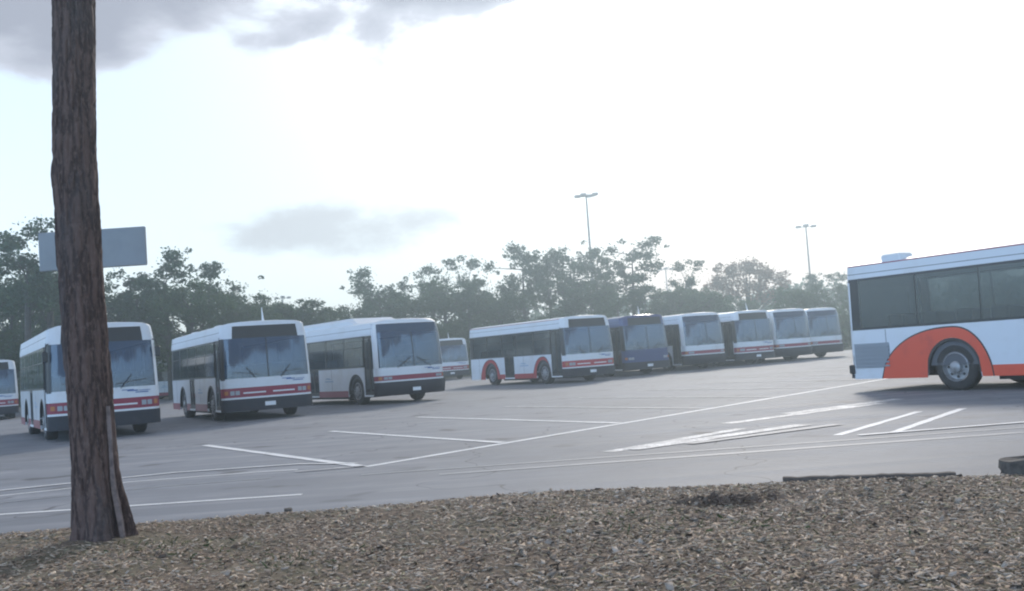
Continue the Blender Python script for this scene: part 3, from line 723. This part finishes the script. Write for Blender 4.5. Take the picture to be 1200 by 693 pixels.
    for s_ in (-1, 1):
        for q, (t0, t1) in enumerate(((.66, .75), (.77, .86))):
            h = MB(); cz = .82 if not rounded else .88; hh = .06 if not rounded else .045
            tl, tr = sorted((s_ * t0, s_ * t1))
            h.patch(PF, lin(tl, tr, 4), [cz - hh, cz, cz + hh], 'lamp_lens', 0.022, 0.03); parts.append(('headlight', h.mesh('headlight', True), [], None))
        h = MB(); tl, tr = sorted((s_ * .90, s_ * .965)); h.patch(PF, lin(tl, tr, 4), [.77, .88] if not rounded else [.83, .93], 'amber_lens', 0.016, 0.03); parts.append(('turn_signal', h.mesh('turn_signal'), [], None))
        # wipers
        p0 = Vector(PF(s_ * .28 if not rounded else s_ * .5, 1.21, .03)); p1 = Vector(PF(s_ * .50 if not rounded else s_ * .1, 1.55, .03))
        w = MB(); w.tube([p0, (p0 + p1) / 2 + Vector((.02, 0, 0)), p1], .011, 'black_frame', 5)
        a_, c_ = Vector(PF(s_ * .2, 1.33, .022)), Vector(PF(s_ * .78, 1.42, .022)); 
        if rounded: a_, c_ = Vector(PF(s_ * .05, 1.36, .022)), Vector(PF(s_ * .45, 1.44, .022))
        w.tube([a_, c_], .009, 'black_frame', 5); parts.append(('wiper', w.mesh('wiper'), [], None))
        if mirrors:
            q = MB(); x0 = L / 2 - .30; y0 = s_ * 1.24
            q.tube([(x0, y0, 2.42), (x0 + .10, y0 + s_ * .06, 2.40), (x0 + .12, y0 + s_ * .10, 2.22)], .014, 'black_frame', 6); q.box((x0 + .12, y0 + s_ * .10, 2.10), (.08, .13, .26), 'black_frame', bev=.02)
            parts.append(('mirror', q.mesh('mirror'), [], None))
    # printed emblem on the front: a swoosh and short strokes
    if detail > 1 and livery != 'navy':
        b = MB(); up_ = lambda a, c_, z0, z1: b.patch(PF, lin(a, c_, 5), [z0, z1], 'blue_print', 0.009, 0.004)
        up_(.30, .52, 1.15, 1.17); up_(.40, .60, 1.12, 1.15); up_(.55, .80, 1.075, 1.10); up_(.62, .84, 1.125, 1.14)
        parts.append(('front_emblem', b.mesh('front_emblem'), [], None))
        b = MB(); x0 = door_r[1] + .55
        pts = [(0, .95), (.18, .99), (.40, .98), (.62, .93), (.40, .93), (.18, .945)]
        b.add([(x0 + x, -W2 - .006, z) for x, z in pts], [tuple(range(6))], 'pale_print')
        b.add([(x0 + x, -W2 - .006, z) for x, z in ((0, .84), (.75, .84), (.75, .88), (0, .88))], [(0, 1, 2, 3)], 'pale_print')
        parts.append(('side_emblem', b.mesh('side_emblem'), [], None))
    # --- side livery: skirt stripe and wheel arcs
    def skirt(cur, P, hi):
        if len(cur) > 1:
            b = MB(); b.patch(P, cur, [zb, hi], str_m if not arcs else arc_mat, .006, .008); parts.append(('skirt_stripe', b.mesh('skirt_stripe'), [], None))
    if livery != 'navy':
        for side in (-1, 1):
            P = PS(side); x = XR if not arcs else axles[0] - .2; cuts = (([door_r] if rear_door else []) + [door_f]) if side < 0 else []
            spans = []
            for d in sorted(cuts): spans.append((x, d[0])); x = d[1]
            spans.append((x, xside))
            hi = .50
            for x0, x1 in spans:
                cur = []
                for q in lin(x0, x1, max(2, int((x1 - x0) / .06))):
                    if arch(q, .022) < hi - .01: cur.append(q)
                    else:
                        skirt(cur, P, hi); cur = []
                skirt(cur, P, hi)
        if arcs:
            for side in (-1, 1):
                b = MB(); b.patch(PS(side), lin(XR, xside, 6), [2.775, 2.80], 'crimson_paint', .017, .02); parts.append(('roof_trim', b.mesh('roof_trim'), [], None))
                for ai, (a, lx, rx, hz) in enumerate(((axles[0], 1.75 if L > 10 else 1.05, .86, 1.29 if L > 10 else 1.22), (axles[1], .90, .62, 1.20))):
                    if side > 0 and ai == 1 and L < 10: pass
                    for layer, (grow, m_, off) in enumerate(((.028, 'black_frame', .007), (0, arc_mat, .011))):
                        b = MB(); P = PS(side)
                        def outer(x, a=a, lx=lx, rx=rx, hz=hz, grow=grow):
                            u = (x - a) / ((lx if x < a else rx) + grow); u = max(-1, min(1, u)); return zb + (hz + grow - zb) * (1 - abs(u) ** 2.3) ** (1 / 1.7)
                        lo_x, hi_x = a - lx - grow, min(a + rx + grow, (door_f[0] if ai == 1 and side < 0 else 99))
                        xs = sorted(set([round(a + v, 4) for v in lin(lo_x - a, -AR - .03, 14) + lin(-AR - .03, AR + .03, 30) + lin(AR + .03, hi_x - a, 12) if lo_x <= a + v <= hi_x]))
                        def Q(x, v, off, P=P, outer=outer):
                            lo = arch(x, .022); h = max(outer(x), lo + .001); return P(x, lo + (h - lo) * v, off)
                        b.patch(Q, xs, lin(0, 1, 4), m_, off, .005)
                        parts.append(('wheel_arc' if layer else 'arc_outline', b.mesh('wheel_arc'), [], None))
    if grille:
        b = MB(); kk = []
        x0, x1 = XR + .05, XR + .98
        b.patch(PS(-1), [x0, x1], [.52, 1.06], 'grille_metal', .006, .01)
        for i in range(6):
            z = .56 + i * .085; q = MB(); q.box(((x0 + x1) / 2, -W2 - .018, z), (x1 - x0 - .04, .025, .035), 'grille_metal'); kk.append(('louvre', q.mesh('louvre'), None))
        parts.append(('engine_grille', b.mesh('engine_grille'), kk, None))
        b = MB(); b.box((XR - .06, -W2 + .03, .50), (.16, .10, .20), 'black_rubber', bev=.02); parts.append(('rear_bumper_end', b.mesh('rear_bumper_end'), [], None))
    for s_ in (-1, 1):
        h = MB(); tl, tr = sorted((s_ * .80, s_ * .92)); h.patch(PR, [tl, tr], [.95, 1.2], 'red_lens', .015, .03); parts.append(('tail_light', h.mesh('tail_light'), [], None))
    b = MB(); b.patch(PR, lin(-.72, .72, 5), [1.34, 2.2], 'side_glass', .008, .03); parts.append(('rear_window', b.mesh('rear_window'), [], None))
    b = MB(); b.patch(PR, [-1, -.97, -.9, -.6, 0, .6, .9, .97, 1], [zw0, zw1 - .15], body_m, -.005, .03); b.patch(PR, [-.98, -.9, -.5, 0, .5, .9, .98], [.30, .52], 'bumper_black', .06, .1); parts.append(('rear_panel', b.mesh('rear_panel', True), [], None))
    # --- wheels
    for a in axles:
        for side in (-1, 1):
            t = MB(); w = .29
            t.lathe_y([(.30, -.02), (.34, .0), (.42, .0), (WR - .03, -.01), (WR, -.045), (WR, -w + .045), (WR - .03, -w), (.30, -w)], 'black_rubber', 32)
            for q in range(0, 32):
                an = 2 * math.pi * q / 32; t.box(((WR - .001) * math.cos(an), -w / 2, (WR - .001) * math.sin(an)), (.008, .2, .008), 'black_rubber')
            r = MB(); r.lathe_y([(.302, -.005), (.285, .004), (.275, -.03), (.25, -.07 if a == axles[0] else -.02), (.17, -.08 if a == axles[0] else .0), (.13, -.06 if a == axles[0] else .03), (.12, .02), (.10, .035), (.001, .04)], 'rim_steel', 28)
            for q in range(8):
                an = 2 * math.pi * q / 8; rr = .20; yy = -.068 if a == axles[0] else .0
                r.tube([(rr * math.cos(an), yy, rr * math.sin(an)), (rr * math.cos(an), yy + .012, rr * math.sin(an))], .028, 'black_rubber', 8)
            for q in range(10):
                an = 2 * math.pi * (q + .5) / 10; yy = -.05 if a == axles[0] else .02
                r.tube([(.145 * math.cos(an), yy - .01, .145 * math.sin(an)), (.145 * math.cos(an), yy + .03, .145 * math.sin(an))], .011, 'chrome', 6)
            sgn = 1 if side > 0 else -1
            def place(mb):
                mb.v = [(x + a, sgn * (y + W2 - .05), z + WR) for x, y, z in mb.v]
                if sgn < 0: mb.f = [f[::-1] for f in mb.f]
                return mb
            parts.append(('wheel', None, [('tyre', place(t).mesh('tyre', True), None), ('rim', place(r).mesh('rim', True), None)], (a, sgn * (W2 - .05), WR)))
    # --- underbody and interior
    b = MB(); b.box((0, 0, .40), (L - .9, 1.7, .20), 'black_rubber'); b.box(((axles[0] + axles[1]) / 2 + .1, 0, .30), (axles[1] - axles[0] - 1.5, 2.2, .20), 'black_rubber'); b.box((0, 0, .55), (L - .5, 2.5, .06), 'interior_grey')
    for a in axles:
        for s_ in (-1, 1): b.box((a, s_ * .93, .80), (1.25, .62, .50), 'interior_grey')
    b.box((-L / 2 + .6, 0, .9), (.8, 2.4, .8), 'interior_grey'); b.box((axles[0], 0, WR), (.14, 2.0, .14), 'black_rubber'); b.box((axles[1], 0, WR - .05), (.12, 2.0, .12), 'black_rubber')
    parts.append(('floor', b.mesh('floor'), [], None))
    b = MB(); b.box((L / 2 - .55, 0.1, 1.02), (.42, 2.1, .35), 'interior_grey', bev=.05); parts.append(('dashboard', b.mesh('dashboard'), [], None))
    b = MB(); c0 = Vector((L / 2 - .85, .65, 1.22))
    ring = [c0 + Vector((.10 * math.cos(q) * 1, .22 * math.sin(q), .10 * math.cos(q) * -1 * -1)) for q in lin(0, 2 * math.pi, 17)]
    b.tube(ring, .014, 'black_frame', 5, False); b.tube([c0, c0 + Vector((.18, 0, -.25))], .02, 'black_frame', 5); parts.append(('steering_wheel', b.mesh('steering_wheel'), [], None))
    sb = MB(); sb.box((0, 0, .98), (.44, .46, .09), 'seat_fabric', bev=.02); sb.box((-.24, 0, 1.32), (.09, .46, .68), 'seat_fabric', bev=.03); sb.box((0, 0, .76), (.08, .3, .38), 'interior_grey'); seat = sb.mesh('seat')
    x = -L / 2 + 1.3; pos = []
    while x < L / 2 - 2.2:
        for y in (-.98, -.50, .50, .98):
            if not (y < 0 and rear_door and door_r[0] - .3 < x < door_r[1] + .3): pos.append((x, y))
        x += .82
    pos.append((L / 2 - 1.35, .68))
    return dict(parts=parts, seat=seat, seats=pos, L=L)
def spawn_bus(proto, Bc, az, label, z=0.0, extra=None, group='transit buses parked in the lot', W=2.6):
    """Bc: ground point of the front corner on the driver's side; az: azimuth of the tail in degrees"""
    r = Vector((math.sin(rad(az)), math.cos(rad(az)), 0)); w = Vector((r.y, -r.x, 0))
    c = Vector((Bc[0], Bc[1], z)) - w * (W / 2) + r * proto['L'] / 2
    f = -r; rz = math.atan2(f.y, f.x)
    root = empty('transit_bus', c, rz, label=label, cat='bus', group=group)
    for name, me, kids, at in proto['parts']:
        if me is None:
            o = link(name, kids[0][1], root); 
            # the wheel itself is the rim disc, the tyre hangs under it
            o.data = kids[1][1]; link('tyre', kids[0][1], o); continue
        o = link(name, me, root)
        if at == 'stuff': o['kind'] = 'stuff'
        for kn, km, _ in kids: link(kn, km, o)
    for x, y in proto['seats']: link('seat', proto['seat'], root, loc=(x, y, 0))
    return root
P_A = make_bus(9.0, 'stripe', mirrors=True, hatch=[(-2.4, .8, .06), (1.6, .8, .06)])
P_A2 = make_bus(9.0, 'stripe', mirrors=False, antenna=True, hatch=[(-2.4, .8, .06), (1.6, .8, .06)])
P_R = make_bus(9.6, 'stripe', rounded=True, mirrors=False, ac=(-3.4, 2.2, .25))
P_R2 = make_bus(9.6, 'stripe', rounded=True, mirrors=False, detail=1)
P_4 = make_bus(9.0, 'arcs', arcs=True, arc_mat='red_paint', mirrors=False)
P_N = make_bus(9.0, 'navy', mirrors=False, antenna=True)
P_Big = make_bus(12.0, 'arcs', arcs=True, arc_mat='orange_red_paint', mirrors=True, grille=True, rear_ax=2.62, hatch=[(-4.8, .5, .17), (2, .75, .12)], pass_windows=7, zw=(1.36, 2.5))
spawn_bus(P_A, (-9.15, 27.3), -29, 'white bus with red front stripe, partly hidden by the pine trunk')
spawn_bus(P_A2, (-6.12, 31.9), -27, 'boxy white bus with crimson front stripe, second from the pine trunk')
spawn_bus(P_R, (-2.43, 37.4), -34, 'white bus with rounded windscreen and long roof air unit')
spawn_bus(P_4, (4.4, 47.1), -30, 'white bus with red arcs round its wheels, parked beside the navy bus')
spawn_bus(P_N, (7.5, 51.8), -28, 'dark navy blue bus in the middle of the row')
spawn_bus(P_R2, (10.9, 54.9), -28, 'white bus with large rounded windscreen directly right of the navy bus')
spawn_bus(P_A2, (14.0, 57.5), -28, 'white bus with red stripe, second to the right of the navy bus')
spawn_bus(P_R2, (16.6, 59.4), -28, 'white bus with rounded windscreen, third to the right of the navy bus')
spawn_bus(P_R2, (19.3, 62.5), -28, 'white bus with rounded windscreen, next to the tail of the large nearer bus')
spawn_bus(P_A2, (-24.1, 51.5), -28, 'white bus cut off by the left edge, low behind the others')
spawn_bus(P_A2, (-3.3, 75.0), -20, 'distant white bus seen in the gap before the red arc bus', W=2.6)
spawn_bus(P_A2, (-20.5, 76.0), -60, 'distant white bus seen in the gap behind the boxy bus', W=2.6)
# the large near bus on the right: tail corner on the kerb side fixed, nose outside the picture
r_ = Vector((math.sin(rad(-33)), math.cos(rad(-33)))); w_ = Vector((r_.y, -r_.x)); tail = Vector((7.45, 24.0))
nose = tail - r_ * 12.0 + w_ * 2.6
spawn_bus(P_Big, (nose.x, nose.y), -33, 'large near white bus with orange red wheel arc, cut off at right edge')

# ------------------------------------------------------------------ lamp masts
def lamp_mast(loc, h, rz, label, heads=3):
    root = empty('lamp_mast', loc, rz, label=label, cat='light pole', group='tall lamp masts beyond the buses')
    b = MB(); b.tube([(0, 0, -.1), (0, 0, h * .5), (0, 0, h)], [.16, .12, .09], 'lamp_grey', 10); b.build('pole', root)
    b = MB(); b.tube([(-.9, 0, h - .05), (.9, 0, h - .05)], .05, 'lamp_grey', 6); b.build('cross_arm', root)
    for i, x in enumerate(lin(-.95, .95, heads)):
        b = MB(); b.box((x, -.05, h + (.16 if i % 2 else .0)), (.60, .6, .28), 'lamp_grey', bev=.04); b.tube([(x, 0, h - .05), (x, 0, h + .02)], .04, 'lamp_grey', 5); b.build('lamp_head', root)
lamp_mast((8.55, 112, -.05), 17.7, 0.1, 'tall lamp mast with several heads rising above the trees left of centre sky', 4)
lamp_mast((37.3, 133, -.05), 15.0, 0.0, 'paler lamp mast rising above the trees near the large right bus', 3)
lamp_mast((25.5, 175, -.05), 13.9, 0.2, 'tiny far lamp mast just above the treetops near the middle', 3)
lamp_mast((-35.5, 165, -.05), 12.9, 0.1, 'tiny far lamp mast just above the low treetops behind the rounded bus', 3)

# ------------------------------------------------------------------ trees
def tree_proto(kind, seed, h=10.0):
    r = random.Random(seed); tb = MB(); cen = []
    lean = (r.uniform(-.3, .3), r.uniform(-.3, .3))
    top = Vector((lean[0], lean[1], h * (.92 if kind == 'pine' else .8)))
    rb = .20 if kind == 'pine' else .24
    tb.tube([(0, 0, -.2), (lean[0] * .2, lean[1] * .2, h * .25), (lean[0] * .6, lean[1] * .6, h * .6), top], [rb, rb * .8, rb * .55, rb * .12], 'far_bark', 7)
    if kind == 'pine':
        n = 12
        for i in range(n):
            f = .56 + .41 * i / (n - 1); z = h * f; q = i * 2.4 + r.uniform(-.5, .5); ln = h * (.24 * math.sin(math.pi * min(1, (1.08 - f) / .52)) ** .7) * r.uniform(.6, 1.15)
            c0 = Vector((lean[0] * f, lean[1] * f, z)); e = c0 + Vector((math.cos(q) * ln, math.sin(q) * ln, h * .04))
            tb.tube([c0, e], [.05, .02], 'far_bark', 4); cen.append((e, h * r.uniform(.05, .088))); 
            if r.random() < .6: cen.append(((c0 + e) / 2 + Vector((0, 0, .2)), h * r.uniform(.05, .08)))
        cen.append((top, h * .07))
    elif kind == 'broad':
        n = 22
        for i in range(n):
            f = r.uniform(.30, .95); q = i * 2.4; wd = h * .30 * math.sin(math.pi * min(1, (f - .12) / .92)) ** .6; ln = wd * r.uniform(.45, 1.05)
            c0 = Vector((0, 0, h * max(.2, f - .15))); e = Vector((math.cos(q) * ln, math.sin(q) * ln, h * f))
            tb.tube([c0, e], [.07, .02], 'far_bark', 4); cen.append((e, h * r.uniform(.08, .13)))
    elif kind == 'tall':     # open tall crown with visible stems
        for i in range(12):
            f = r.uniform(.55, .97); q = i * 2.4; ln = h * .17 * r.uniform(.3, 1.1)
            c0 = Vector((lean[0] * f, lean[1] * f, h * (f - .17))); e = Vector((math.cos(q) * ln + lean[0], math.sin(q) * ln + lean[1], h * f))
            tb.tube([c0, e], [.035, .015], 'far_bark', 4); cen.append((e, h * r.uniform(.06, .10)))
    else:                    # dome
        for i in range(26):
            q = i * 2.4; f = i / 26; ph = math.acos(1 - f * 1.3); ln = h * .33 * math.sin(ph) * r.uniform(.75, 1)
            e = Vector((math.cos(q) * ln, math.sin(q) * ln, h * (.62 + .32 * math.cos(ph)))); tb.tube([(0, 0, h * .35), e], [.07, .02], 'far_bark', 4); cen.append((e, h * r.uniform(.07, .11)))
    lm = {'pine': 'pine_leaf', 'broad': 'broad_leaf', 'tall': 'pine_leaf', 'dome': 'dry_leaf'}[kind]
    V, n = leaf_arrays([(Vector(c) + Vector((r.gauss(0, .45), r.gauss(0, .45), r.gauss(0, .3))) * q_, rr * f_) for c, rr in cen for q_, f_ in ((0, .66), (1, .52), (1.3, .45), (1.7, .32))], 330, .21, .8)
    V2, n2 = leaf_arrays([(c, rr * 1.3) for c, rr in cen], 50, .2, .8)
    V = np.concatenate([V, V2]); n += n2
    return tb.mesh('trunk'), quad_mesh('crown', V, n, lm)
TP = {'pine': [tree_proto('pine', s) for s in (1, 2, 3)], 'broad': [tree_proto('broad', s) for s in (4, 5, 6)], 'tall': [tree_proto('tall', s) for s in (7, 8)], 'dome': [tree_proto('dome', 9)]}
def horizon(px): return 418.0 - 0.070 * (px - 600)
def place_tree(px, top, Y, kind, label, group=None, sx=1.0):
    h = (horizon(px) - top) / 1250.0 * Y * 1.004 + CAM_H; X = (px - 600 - (horizon(px) - top) * -0.035) / 1250.0 * Y
    tm, cm = TP[kind][(int(px) // 7) % len(TP[kind])]
    root = empty('pine_tree' if kind in ('pine', 'tall') else 'broadleaf_tree', (X, Y, -.05), random.uniform(0, 6.28), label=label, cat='tree', group=group)
    s_ = h / 10.5; root.scale = (s_ * sx, s_ * sx, s_)
    link('trunk', tm, root); link('crown', cm, root)
G1 = 'trees in the belt behind the buses'
trees = [
 (-25, 268, 66, 'tall', 'tall pine at the far left edge of the tree belt', 1), (22, 266, 62, 'tall', 'tall open crowned tree with bare stems left of the pine trunk', 1.2), (48, 252, 64, 'tall', 'tallest leafy tree just left of the near pine trunk', 1.1),
 (3, 312, 70, 'broad', 'dark bushy tree at the left edge under the tall crowns', 1), (190, 286, 72, 'tall', 'tall loose crowned tree right of the grey sign', 1.1), (160, 318, 74, 'pine', 'small pine peeking just below the grey sign panel', 1),
 (243, 306, 76, 'tall', 'rounded pine standing above the boxy bus tail', 1.2), (218, 322, 70, 'broad', 'bushy green tree between the sign and the boxy bus', 1.1), (284, 338, 80, 'broad', 'low bushy tree directly above the boxy bus roof', 1.2),
 (325, 347, 84, 'broad', 'low tree at the dip of the tree line, left part', 1.1), (362, 352, 88, 'broad', 'low tree at the dip of the tree line, right part', 1.1),
 (430, 309, 100, 'tall', 'round topped tree standing alone above the rounded bus', 1.2), (465, 334, 100, 'pine', 'short pine between the two round topped trees', 1), (500, 306, 102, 'tall', 'dark crowned pine above the distant gap bus', 1),
 (546, 298, 104, 'tall', 'slim pale tree standing alone left of the red arc bus roof', 1.1), (582, 330, 102, 'broad', 'short broad tree left of the tall central clump', 1), (608, 290, 98, 'pine', 'left tree of the tall central clump', 1.1),
 (642, 294, 100, 'tall', 'middle tree of the tall central clump', 1), (668, 290, 98, 'pine', 'right tree of the tall central clump, beside the lamp mast', 1), (697, 288, 100, 'tall', 'thin crowned tree standing right in front of the lamp mast', 1),
 (735, 283, 96, 'pine', 'tall pointed dense tree right of the lamp mast', 1.25), (800, 303, 100, 'tall', 'thin sparse tree above the bus right of the navy one', 1.1), (775, 335, 98, 'broad', 'low broad tree above the navy bus', 1),
 (872, 299, 112, 'dome', 'brownish domed tree glowing against the bright sky', 1.25), (905, 330, 108, 'broad', 'low broad tree right of the brownish domed tree', 1.2), (840, 345, 104, 'broad', 'low broad tree left of the brownish domed tree', 1.1),
 (945, 318, 112, 'tall', 'tree just under the paler lamp mast', 1.2), (983, 318, 110, 'tall', 'tree beside the tail of the large near bus', 1.2),
]
for t in trees: place_tree(t[0], t[1], t[2], t[3], t[4], G1, t[5])
MARKS = [(-99, 125, 'at the far left, around the pine trunk'), (125, 200, 'above the bus behind the pine trunk'), (200, 365, 'above the boxy bus'), (365, 515, 'above the rounded windscreen bus'),
         (515, 720, 'above the bus with red arcs'), (720, 860, 'above the navy bus and its right neighbour'), (860, 990, 'above the far end of the bus row'), (990, 1140, 'hidden behind the tail of the large near bus'), (1140, 1999, 'hidden behind the middle of the large near bus')]
NUM = {}; k = 0
for px in range(-60, 1010, 34):
    if px < 400: top = 334 + 12 * math.sin(px * .05); Y = 78
    else: top = 331 + 8 * math.sin(px * .045); Y = 94
    if 300 < px < 420: top = 350
    if px < 110: top = 318
    if px > 760: top += 8
    for lo, hi, nm in MARKS:
        if lo <= px < hi: break
    NUM[nm] = NUM.get(nm, 0) + 1; o_ = ['leftmost', 'second from the left', 'third from the left', 'fourth from the left', 'fifth from the left', 'sixth from the left', 'seventh from the left'][NUM[nm] - 1]
    place_tree(px + random.uniform(-8, 8), top, Y + random.uniform(-3, 4), 'broad' if k % 3 else 'pine', '%s short bushy tree %s' % (o_, nm), 'short bushy trees of the lower belt', 1.35); k += 1
def thicket():
    cen = []
    for i in range(430):
        x = random.uniform(-62, 75); y = 84 + random.uniform(0, 7) + (9 if x > -12 else 0); h = random.uniform(1.0, 4.6)
        if x < -12 and y > 90: y -= 4
        cen.append(((x, y, h * random.uniform(.2, 1)), random.uniform(1.0, 1.9)))
    V, n = leaf_arrays(cen, 34, .5, .9); V[:, 2] = np.maximum(V[:, 2], 0)
    link('undergrowth', quad_mesh('undergrowth', V, n, 'broad_leaf'), label='dense dark undergrowth filling the foot of the tree belt', cat='bushes', kind='stuff')
    cen = []
    for i in range(520):
        x = random.uniform(-110, 150); y = random.uniform(150, 172); s_ = 1 - .45 * math.exp(-((x + 32) / 22) ** 2)
        cen.append(((x, y, random.uniform(.5, 8.2) * s_), random.uniform(1.8, 3.2)))
    V, n = leaf_arrays(cen, 9, 1.0, .9); V[:, 2] = np.maximum(V[:, 2], 0)
    link('far_wood', quad_mesh('far_wood', V, n, 'broad_leaf'), label='pale far wood closing the view behind the tree belt', cat='woods', kind='stuff')
thicket()

# ------------------------------------------------------------------ air
def haze():
    m = bpy.data.materials.new('haze_air'); m.use_nodes = True; nt = m.node_tree; nt.nodes.clear()
    v = nt.nodes.new('ShaderNodeVolumePrincipled'); v.inputs['Density'].default_value = 0.0028; v.inputs['Color'].default_value = (0.72, 0.88, 1.0, 1); v.inputs['Anisotropy'].default_value = 0.75
    o = nt.nodes.new('ShaderNodeOutputMaterial'); nt.links.new(v.outputs[0], o.inputs['Volume']); MATS['haze_air'] = m
    b = MB(); b.box((0, 0, 8.5), (1300, 1300, 19.2), 'haze_air'); b.build('haze', label='pale evening haze lying over the lot and the trees', cat='haze', kind='stuff')
haze()
